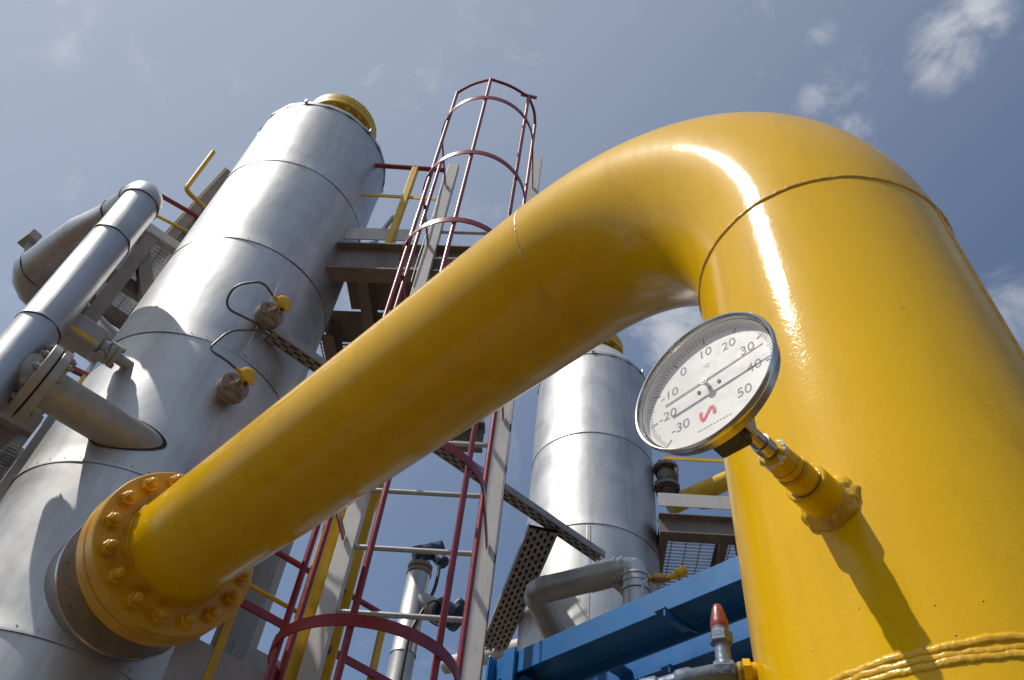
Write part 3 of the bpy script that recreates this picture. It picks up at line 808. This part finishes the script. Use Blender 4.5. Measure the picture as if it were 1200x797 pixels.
obj('top_rail', bar(gl(-3.2, 3.2, 3.2), gl(-2.9, 3.25, 3.25), .03, .03, UP), M['red'], lw)
for s_, t_ in ((-.7, .9), (.3, .9)):
    obj('column', bar(onw(s_, PADZ, t_), onw(s_, 2.6, t_), .08, .08, wd), M['brown'], lw)

# low gallery between the near vessel and the ladder
ga = gl(-.687, 3.371, 0)
def ong(s, z, t=0.0): return ga + E1 * s + E2 * t + UP * z
lg = empty('low_gallery', ong(-.1, PADZ, .4), 'low gallery with dark red rails and grey toe plate between near vessel and ladder', 'platform')
rail([ong(-.42, 2.11), ong(.30, 2.11)], .014, M['red'], 'top_rail', lg)
rail([ong(-.55, 1.905, .0), ong(.02, 1.905, .0)], .010, M['ysteel'], 'mid_rail', lg)
obj('mid_rail', bar(ong(-.55, 1.815, -.01), ong(.45, 1.815, -.01), .034, .012, UP), M['red'], lg)
obj('toe_plate', bar(ong(-.55, 1.50), ong(.02, 1.50), .20, .01, UP), M['grey'], lg, bevel=.002)
obj('rail_post', bar(gl(-.985, 3.122, 1.2), gl(-.985, 3.122, 1.83), .035, .02, E1), M['ysteel'], lg)
obj('rail_post', bar(gl(-.43, 3.60, 1.2), gl(-.43, 3.60, 2.11), .03, .02, E1), M['ysteel'], lg)
obj('deck_beam', bar(ong(-.55, 1.28, .05), ong(.6, 1.28, .05), .14, .10, UP), M['dark'], lg, bevel=.003)
obj('deck_beam', bar(ong(-.2, 1.28, .85), ong(.6, 1.28, .85), .14, .10, UP), M['grey'], lg, bevel=.003)
obj('grating', grating(ong(-.2, 1.37, .0), E1, .8, E2, .9), M['galv'], lg, smooth=False, kind='stuff')
obj('column', bar(gl(-1.16, 3.90, PADZ), gl(-1.16, 3.90, 2.9), .20, .10, E6), M['grey'], lg, bevel=.004)
obj('brace_beam', bar(gl(-1.16, 3.86, 1.98), gl(-.60, 4.33, 1.98), .11, .06, UP), M['grey'], lg, bevel=.003)
obj('column', bar(gl(-.60, 4.36, PADZ), gl(-.60, 4.36, 2.0), .08, .08, E6), M['grey'], lg, bevel=.004)

# ------------------------------------------------------------------ cable trays
def tray(name, p0, p1, w, side_h, label):
    p0, p1 = np.asarray(p0, float), np.asarray(p1, float); L = np.linalg.norm(p1 - p0)
    d = unit(p1 - p0); s = unit(np.cross(UP, d))
    root = empty(name, p0, label, 'cable tray', 'perforated cable trays')
    # perforated floor: a sheet with staggered slots cut through
    rows = 5 if w > .15 else 3; pitch = .085; slot = .05; sw = w / (rows * 2 + 1)
    ms = []
    n = int(L / pitch)
    for r_ in range(rows * 2 + 1):
        y = -w / 2 + (r_ + .5) * sw
        if r_ % 2 == 0:
            ms.append(box((p0 + p1) / 2 + s * y, d * L, s * sw * 1.0, UP * .002))
        else:
            off = (r_ // 2 % 2) * pitch / 2
            for k in range(n + 1):
                c = k * pitch + off
                if c > L - .02: continue
                ms.append(box(p0 + d * (c + (pitch - slot) / 2) + s * y, d * (pitch - slot), s * sw * .999, UP * .0019))
    obj('floor', join(*ms), M['tray'], root, smooth=False)
    for q in (-1, 1):
        obj('side', box((p0 + p1) / 2 + s * q * (w / 2 + .001) + UP * side_h / 2, d * L, s * .002, UP * side_h), M['tray'], root, smooth=False)
    obj('cover', box((p0 + p1) / 2 + UP * (side_h * .55), d * L * .998, s * w * .98, UP * .004), M['cable'], root, smooth=False)
    return root
tr = tray('cable_tray', gl(-1.345, 3.105, 3.434), gl(.80, 4.775, 3.434), .085, .05, 'narrow perforated cable tray crossing diagonally from near vessel to far vessel')
cab = []
for k in range(3):
    o_ = (k - 1) * .022
    cab.append(tube([gl(-1.33, 3.117, 3.448) + E1 * .0 + unit(gl(2.145, 1.67, 0)) * s + unit(gl(-1.67, 2.145, 0)) * (o_ + .004 * math.sin(s * 5 + k)) + UP * .002 for s in np.linspace(0, 2.65, 24)], .008, 6))
obj('cable', join(*cab), M['cable'], tr)
tray('cable_tray', gl(.37, 4.49, 3.40), gl(.165, 6.1, 3.40), .20, .05, 'wide perforated cable tray running away below the narrow one, beside the ladder')

# ------------------------------------------------------------------ instruments on the near vessel
def transmitter(base, label, seed):
    nrm = base - T1; nrm[2] = 0; nrm = unit(nrm)
    u = unit(np.cross(UP, nrm))
    root = empty('vessel_transmitter', base, label, 'instrument', 'instruments on the near vessel')
    obj('nozzle', lathe(base - nrm * .03, nrm, [(0, .045), (.10, .045)], 28), M['nozzle'], root)
    fl = obj('flange', lathe(base + nrm * .045, nrm, [(0, .045), (0, .078), (.024, .078), (.026, .070), (.030, .078), (.054, .078), (.054, .04)], 36, (False, False)), M['nozzle'], root)
    for k in range(4):
        a = math.pi / 4 + k * math.pi / 2
        p = base + nrm * .035 + .060 * (math.cos(a) * u + math.sin(a) * UP)
        obj('bolt', join(cyl(p, p + nrm * .082, .007, n=8), hexnut(p + nrm * .064, p + nrm * .076, .013), hexnut(p, p + nrm * .012, .013)), M['nozzle'], fl)
    obj('neck', lathe(base + nrm * .095, nrm, [(0, .04), (.012, .034), (.03, .016), (.09, .014)], 24), M['nozzle'], root)
    hc = base + nrm * .205
    hd = obj('head', join(lathe(hc - nrm * .022 , nrm, [(-.012, .018), (0, .030), (.022, .040), (.030, .043), (.040, .043), (.046, .036), (.05, .02)], 28), lathe(hc - UP * .005, unit(u * .6 - UP * .6 + nrm * .2), [(0, .018), (.045, .018), (.05, .014)], 16)), M['ysteel'], root)
    obj('gland', lathe(hc - u * .03, -u, [(0, .014), (.02, .014), (.02, .011), (.035, .011)], 12), M['ysteel'], hd)
    obj('plug', lathe(hc - UP * .035 + u * .01, -UP, [(0, .010), (.016, .010)], 10), M['dark'], hd)
    return hc - u * .065, u, nrm
g1, u1, n1_ = transmitter(gl(-1.418, 3.098, 3.53), 'upper yellow headed instrument on the near vessel', 1)
g2, u2, n2_ = transmitter(gl(-1.4225, 3.101, 2.935), 'lower yellow headed instrument on the near vessel', 2)
def cab_obj(name, pts, label):
    o = obj(name, tube(bend(pts, .08, 10), .0068, 8), M['conduit']); o['label'] = label; o['category'] = 'conduit'; o['group'] = 'instrument conduits'; return o
ts = gl(-1.345, 3.105, 3.45)
cab_obj('flexible_conduit', [g1, g1 - u1 * .09 + UP * .05, g1 - u1 * .20 - UP * .03 - n1_ * .08, g1 - u1 * .17 - UP * .14 - n1_ * .15, ts - u1 * .03 + UP * .02, ts + unit(gl(2.145, 1.67, 0)) * .1], 'grey conduit looping left from the upper yellow instrument head')
cab_obj('flexible_conduit', [g2, g2 - u2 * .07 + UP * .01, g2 - u2 * .155 + UP * .05 - n2_ * .05, g2 - u2 * .10 + UP * .27 - n2_ * .08, ts - u1 * .06 - UP * .02, ts + unit(gl(2.145, 1.67, 0)) * .1 - UP * .005], 'grey conduit looping up from the lower yellow instrument head')

# ------------------------------------------------------------------ insulated pipework on the left with bolted nozzle
NP = gl(-1.743, 2.976, 2.496)              # where the branch enters the vessel
lp = empty('insulated_pipe', NP - E1 * .545 + UP * (PADZ - 2.496), 'silver insulated pipe rising at far left and turning over at its top', 'pipe')
pa = NP - E1 * .545
AR = .100
zb = 3.97
bd = unit(gl(-3.06, 3.37, 0) - gl(pa[0], pa[1], 0))
prev = PADZ
for zz in (1.2, 2.75, 3.48, zb - .12):
    obj('cladding_sleeve', lathe(pa * A3([1, 1, 0]) + UP * prev, UP, [(-.006, AR + .005), (.008, AR + .005), (.014, AR), (zz - prev - .004, AR)], 56, (False, False), wob=dents(int(zz * 100), .0005)), M['clad_pipe'], lp, ang=50)
    prev = zz
pxy = pa * A3([1, 1, 0])
cen = pxy + bd * .125 + UP * (zb - .12)
seg = [cen + .125 * (-math.cos(t) * bd + math.sin(t) * UP) for t in np.linspace(0, math.pi / 2, 4)]
el = obj('cladding_elbow', tube([cen + .125 * (-math.cos(t) * bd + math.sin(t) * UP) for t in np.linspace(-.02, math.pi / 2, 14)], AR + .003, 56, cap=False), M['clad_pipe'], lp, ang=50)
obj('band', lathe(pxy + UP * (zb - .128), UP, [(0, AR + .002), (0, AR + .008), (.012, AR + .008), (.012, AR + .002)], 56, (False, False)), M['clad_pipe'], lp)
p0 = cen + UP * .125
CB = gl(-3.055, 3.372, 3.97)
Lb = np.linalg.norm((CB - p0)[:2]) - .12
BR = .135
obj('band', lathe(p0, bd, [(0, AR + .002), (0, AR + .008), (.012, AR + .008), (.012, AR + .002)], 56, (False, False)), M['clad_pipe'], lp)
obj('cladding_sleeve', lathe(p0, bd, [(0, AR + .004), (.01, AR + .004), (.014, AR), (.17, AR)], 56, (False, False)), M['clad_pipe'], lp, ang=50)
obj('cladding_sleeve', lathe(p0 + bd * .17, bd, [(0, AR + .005), (.01, AR + .005), (.014, AR), (.10, AR + .006), (.30, BR), (Lb - .17, BR)], 56, (False, False), wob=dents(77, .001)), M['clad_pipe'], lp, ang=50)
p1 = p0 + bd * Lb
ed = unit(E1 * .9 + E2 * .25)
cb = p1 + bd * .12
obj('mitred_elbow', tube([p1 - bd * .012, p1 + bd * .03, cb + (ed - bd) * .035, cb + ed * .09, cb + ed * .13], BR + .004, 40, cap=False), M['clad_pipe'], lp, ang=15)
obj('cladding_sleeve', lathe(cb + ed * .12, ed, [(0, BR), (.70, BR)], 40), M['clad_pipe'], lp)
obj('drop_leg', cyl(cb + ed * .75, (cb + ed * .75) * A3([1, 1, 0]) + UP * PADZ, BR * .9, n=32), M['clad_pipe'], lp)

nb = empty('bolted_branch', NP - E1 * .2, 'brown flanged branch pipe entering the near vessel from the left', 'pipe')
obj('stub', lathe(NP + E1 * .25, -E1, [(0, .093), (.60, .093), (.64, .12)], 48), M['branch'], nb)
# dark oval gap where the stub passes through the cladding
vs0, vs1 = [], []
for k in range(64):
    a = 2 * math.pi * k / 64; off = math.cos(a) * E2 + math.sin(a) * UP
    for lst, rr_, o_ in ((vs0, .092, .004), (vs1, .0985, .004)):
        b_ = NP + off * rr_; rel = (b_ - T1)[:2]; e_ = -E1[:2]
        bb = rel @ e_; cc = rel @ rel - (TR1 + o_) ** 2
        lst.append(b_ - E1 * (-bb + math.sqrt(max(0, bb * bb - cc))))
obj('cladding_gap', (A3(vs0 + vs1), [(i_, (i_ + 1) % 64, 64 + (i_ + 1) % 64, 64 + i_) for i_ in range(64)]), M['gasket'], nb)
for s0, nm in ((.360, 'flange'), (.408, 'flange')):
    fo = obj(nm, lathe(NP - E1 * s0, -E1, [(0, .06), (0, .182), (.003, .185), (.037, .185), (.040, .182), (.040, .06)], 64, (False, False)), M['branch'], nb)
    for k in range(12):
        a = 2 * math.pi * (k + .5) / 12
        sgn = 1 if s0 < .4 else -1
        base_ = NP - E1 * (s0 if s0 < .4 else s0 + .04)
        p = base_ + .152 * (math.cos(a) * E2 + math.sin(a) * UP)
        obj('bolt', join(hexnut(p, p + E1 * sgn * .018, .018), cyl(p, p + E1 * sgn * .03, .010, n=10)), M['branch'], fo)
obj('gasket', lathe(NP - E1 * .398, -E1, [(0, .06), (0, .165), (.012, .165)], 48, (False, False)), M['gasket'], nb)
obj('hub', lathe(NP - E1 * .448, -E1, [(0, .13), (.03, .11), (.06, .1)], 40), M['branch'], nb)

# small valve with grey and yellow box above the branch
SV = gl(-1.908, 2.994, 2.953)
sv_ = empty('instrument_valve', SV - E1 * .15, 'small grey flanged valve with yellow striped box above the brown branch', 'valve')
obj('stub', lathe(SV + E1 * .03, -E1, [(0, .028), (.10, .028)], 24), M['grey'], sv_)
obj('flange', lathe(SV - E1 * .065, -E1, [(0, .03), (0, .062), (.022, .062), (.023, .055), (.027, .055), (.028, .062), (.05, .062), (.05, .03)], 32, (False, False)), M['grey'], sv_)
for k in range(4):
    a = math.pi / 4 + k * math.pi / 2
    p = SV - E1 * .052 + .047 * (math.cos(a) * E2 + math.sin(a) * UP)
    obj('bolt', join(cyl(p, p - E1 * .075, .007, n=8), hexnut(p, p - E1 * .014, .014), hexnut(p - E1 * .066, p - E1 * .08, .014)), M['grey'], sv_)
obj('body', lathe(SV - E1 * .112, -E1, [(0, .03), (.02, .045), (.045, .045), (.06, .032)], 24), M['grey'], sv_)
obj('handle_boss', lathe(SV - E1 * .14 - UP * .02, unit(-UP - E2 * .5), [(0, .02), (.05, .018), (.052, .026), (.07, .026)], 16), M['grey'], sv_)
bx_ = SV - E1 * .255
obj('box', box(bx_, E1 * .17, E2 * .12, UP * .13), M['grey'], sv_, smooth=False, bevel=.006)
obj('stripe', box(bx_ - E2 * .0605 - UP * .042, E1 * .15, E2 * .006, UP * .026), M['ysteel'], sv_, smooth=False, bevel=.002)
obj('feed_pipe', tube(bend([bx_ - E1 * .08, bx_ - E1 * .16, bx_ - E1 * .16 - UP * .4 + E2 * .05], .05), .016, 12), M['grey'], sv_)

# fittings on top of the turned-over pipe
jb = empty('junction_box', gl(-3.10, 3.27, 4.08), 'small grey box on top of the turned over insulated pipe, near its mitred end', 'box')
bs = unit(np.cross(UP, bd))
bq = gl(-3.13, 3.23, 4.185)
obj('box', box(bq, bd * .13, bs * .07, UP * .07), M['grey'], jb, smooth=False, bevel=.006)
obj('foot', bar(bq, p1 + bd * .09, .05, .05), M['grey'], jb, smooth=False)
rr = empty('red_clamp', gl(-2.78, 3.12, 4.1), 'rusty red clamp on top of the turned over insulated pipe', 'clamp')
rq = gl(-2.80, 3.10, 4.185)
obj('strap', bar(rq + bd * .16 - UP * .05, rq, .07, .02, bs), M['orange'], rr, bevel=.003)
obj('bolt_plate', bar(rq - UP * .005, rq - bd * .14 + UP * .015, .06, .035, bs), M['red'], rr, bevel=.003)
obj('foot', bar(rq, p0 + bd * .62, .05, .03), M['brown'], rr)

# ------------------------------------------------------------------ vent stack with blue instrument, behind the ladder
SX = gl(-.420, 4.882, 0)
vs_ = empty('vent_stack', SX + UP * PADZ, 'slim silver stack topped by a dark blue instrument, seen through the ladder rungs', 'stack')
sr = .078
prev = PADZ
for zz in (.9, 2.62, 3.20):
    obj('cladding_sleeve', lathe(SX + UP * prev, UP, [(-.005, sr + .004), (.008, sr + .004), (.012, sr), (zz - prev - .003, sr)], 40, (False, True), wob=dents(int(zz * 50), .0004)), M['clad'], vs_, ang=50)
    prev = zz
fl = obj('flange', lathe(SX + UP * 3.20, UP, [(0, .055), (0, .085), (.028, .085), (.030, .07), (.038, .07), (.040, .085), (.068, .085), (.07, .05)], 36, (False, True)), M['nozzle'], vs_)
for k in range(8):
    a = 2 * math.pi * k / 8
    p = SX + .072 * A3([math.cos(a), math.sin(a), 0]) + UP * 3.195
    obj('bolt', join(cyl(p, p + UP * .085, .007, n=8), hexnut(p + UP * .07, p + UP * .083, .013), hexnut(p, p + UP * .01, .013)), M['nozzle'], fl)
obj('neck', cyl(SX + UP * 3.26, SX + UP * 3.36, .035, n=20), M['dblue'], vs_)
hx = unit(gl(.9, .1, .42))
obj('instrument_head', join(lathe(SX + UP * 3.38 - hx * .02, hx, [(-.05, .05), (-.045, .058), (.06, .058), (.065, .062), (.16, .062), (.165, .055)], 28), lathe(SX + gl(.105, 0, 3.36), gl(.5, -.3, -.6), [(0, .045), (.08, .045), (.085, .035)], 20)), M['dblue'], vs_)
obj('cable', tube(bend([SX + gl(.13, -.03, 3.30), SX + gl(.13, -.04, 3.1), SX + gl(.09, -.05, 2.95), SX + gl(.02, -.09, 2.75), SX + gl(.02, -.09, 1.5)], .1), .012, 8), M['cable'], vs_)
bp = SX + UP * 3.02
br_d = unit(gl(.72, -.2, -.35))
obj('branch', lathe(bp, br_d, [(0, .062), (.20, .062)], 28), M['lgrey'], vs_)
vv = obj('branch_valve', join(lathe(bp + br_d * .20, br_d, [(0, .05), (0, .085), (.025, .085), (.027, .06), (.05, .075), (.12, .08), (.125, .09), (.15, .09), (.15, .04), (.2, .035)], 28), lathe(bp + br_d * .30, gl(.5, -.4, .6), [(0, .05), (.1, .045), (.12, .03)], 18)), M['dblue'], vs_)
lo_ = bp + br_d * .16 - UP * .04
obj('cable_loop', tube([lo_ + .085 * (math.cos(t) * gl(1, 0, 0) + math.sin(t) * UP) + gl(-.02, -.1, -.06) + gl(.02, 0, 0) * t for t in np.linspace(0, 6.6, 40)], .006, 6), M['cable'], vv)

# ------------------------------------------------------------------ insulated loop in front of the far vessel
LZ = 3.044
hit = gl(.587, 5.219, LZ)
l0, l1 = gl(.352, 4.66, LZ), gl(.93, 4.27, LZ)
lr = .082
lo = empty('insulated_loop', gl(.93, 4.27, PADZ), 'dull silver insulated pipe bent in a loop in front of the far vessel', 'pipe')
dA, dB = unit(l0 - hit), unit(l1 - l0)
obj('run', cyl(hit - dA * .25, l0 - dA * .09, lr, n=40), M['clad_dull'], lo)
obj('mitred_elbow', tube([l0 - dA * .10, l0 - dA * .065, l0 + (dB - dA) * .0 + dA * .005 , l0 + dB * .065, l0 + dB * .10][:2] + [l0 + (dB - dA) * .018] + [l0 + dB * .065, l0 + dB * .10], lr + .003, 40, cap=False), M['clad_dull'], lo, ang=14)
obj('run', lathe(l0 + dB * .09, dB, [(0, lr), (.3, lr), (.301, lr + .004), (.315, lr + .004), (np.linalg.norm(l1 - l0) - .19, lr)], 40, (False, False), wob=dents(5, .0008)), M['clad_dull'], lo, ang=50)
obj('mitred_elbow', tube([l1 - dB * .11, l1 - dB * .06, l1 - dB * .012 - UP * .02, l1 - UP * .07, l1 - UP * .12], lr + .004, 40, cap=False), M['clad_pipe'], lo, ang=14)
for q, d_ in ((l1 - dB * .06, dB), (l1 - UP * .075, UP), (l1 - dB * .11, dB), (l1 - UP * .17, UP)):
    obj('band', lathe(q - unit(d_) * .006, d_, [(0, lr), (0, lr + .010), (.012, lr + .010), (.012, lr)], 40, (False, False)), M['clad_pipe'], lo)
obj('run', cyl(l1 - UP * .11, l1 * A3([1, 1, 0]) + UP * PADZ, lr, n=40), M['clad_pipe'], lo)
obj('pipe_shoe', join(bar(l1 - dB * .13 - UP * .08, l1 - dB * .02 - UP * .2, .05, .03, UP)), M['brown'], lo)
gp = empty('sleeve_pipe', gl(.30, 5.95, PADZ), 'short pale pipe passing low behind the far vessel beside the wide tray', 'pipe')
obj('run', cyl(gl(-.2, 6.6, 3.50), gl(.66, 5.95, 3.50), .07, n=28), M['lgrey'], gp)
obj('stand', bar(gl(.20, 6.3, PADZ), gl(.20, 6.3, 3.43), .08, .08), M['grey'], gp)

# yellow pipe with orange band and the flanged valve beyond the far platform
yp = empty('yellow_branch_pipe', gl(2.1, 6.2, PADZ), 'slim yellow pipe with an orange band beside the far vessel', 'pipe')
ya, yb = gl(1.56, 5.68, 4.74), gl(2.25, 5.55, 5.13)
obj('run', cyl(ya, yb + (yb - ya) * .9, .085, n=40), M['ysteel'], yp)
obj('band', lathe(ya + (yb - ya) * .05 - UP * .0, unit(yb - ya), [(0, .087), (.1, .087)], 40, (False, False)), M['ysteel'], yp)
obj('orange_stop', lathe(ya + unit(yb - ya) * .30 - UP * .14, gl(1, -.1, .25), [(0, .03), (.22, .05)], 20), M['orange'], yp)
fvl = empty('flanged_valve', gl(1.57, 5.62, 4.4), 'dark flanged valve against the right side of the far vessel', 'valve')
vc = gl(1.49, 5.45, 4.86)
obj('body', join(lathe(vc - UP * .16, UP, [(0, .05), (.03, .05), (.03, .11), (.06, .11), (.062, .07), (.12, .085), (.2, .08), (.24, .06), (.24, .11), (.27, .11), (.27, .05)], 28),
                 lathe(vc, E6, [(0, .07), (.06, .075), (.06, .10), (.085, .10), (.10, .05)], 24)), M['brown'], fvl)
for k in range(8):
    a = 2 * math.pi * k / 8; p = vc + .093 * A3([math.cos(a), math.sin(a), 0])
    obj('bolt', join(cyl(p - UP * .17, p - UP * .06, .012, n=8), cyl(p + UP * .05, p + UP * .13, .012, n=8)), M['dark'], fvl)
sv2 = empty('yellow_tap', gl(1.02, 4.0, 2.95), 'small yellow handled tap just above the blue beam', 'tap')
tp = gl(1.055, 3.98, 2.80)
obj('lever', lathe(tp, unit(gl(.9, -.2, .5)), [(0, .018), (.05, .020), (.06, .03), (.11, .03), (.12, .02)], 16), M['ysteel'], sv2)
obj('body', lathe(tp - gl(.12, 0, .02), gl(1, 0, .15), [(0, .02), (.03, .02), (.03, .03), (.09, .03), (.09, .02), (.12, .02)], 16), M['brass'], sv2)
obj('tubing', tube(bend([tp - gl(.11, 0, .02), tp - gl(.15, 0, .06), tp - gl(.15, 0, 1.2)], .04), .009, 8), M['galv'], sv2)

# ------------------------------------------------------------------ blue support frame
BA = gl(.495, 2.349, 0)
def onb(s, t, z): return BA + E2 * s + E1 * t + UP * z
bf = empty('blue_support_frame', onb(.6, .2, PADZ), 'bright blue steel beams slanting behind the yellow riser', 'frame')
ZB0, ZB1 = 1.462, 1.545
for t in (0.0, .277):
    obj('beam', ibeam(onb(.62, t + .09, (ZB0 + ZB1) / 2), onb(-1.9, t + .09, (ZB0 + ZB1) / 2), ZB1 - ZB0, .18, .009, UP, E1), M['blue'], bf, smooth=False, bevel=.0015)
for s, t in ((-.147, -.002), (.045, .275)):
    # angle bracket under the beam edge
    obj('bracket', join(extrude(onb(s, t - .022, ZB0 - .003), onb(s + .006, t - .022, ZB0 - .003), [(0, 0), (.17, 0), (.17, -.008), (.02, -.035), (0, -.03)], E1, UP), box(onb(s + .02, t + .05, ZB0 - .006), E2 * .04, E1 * .15, UP * .006)), M['blue'], bf, smooth=False)
obj('end_plate', box(onb(.628, .225, 1.485), E2 * .01, E1 * .52, UP * .12), M['blue'], bf, smooth=False, bevel=.002)
for s in (.56, -1.6):
    for t in (.09, .37):
        obj('post', ibeam(onb(s, t, PADZ - .0), onb(s, t, ZB0 - .012), .10, .10, .009, E1, E2), M['blue'], bf, smooth=False)
        obj('cap_plate', box(onb(s, t, ZB0 - .007), E1 * .13, E2 * .13, UP * .010), M['blue'], bf, smooth=False)
obj('upright', box(onb(.54, .0 - .012, 1.478), E2 * .055, E1 * .014, UP * .15), M['blue'], bf, smooth=False, bevel=.002)
for s in (-.9, .25):
    obj('tie_plate', box(onb(s, .2285, ZB1 - .05), E2 * .06, E1 * .095, UP * .008), M['blue'], bf, smooth=False)
bpy.context.view_layer.update()
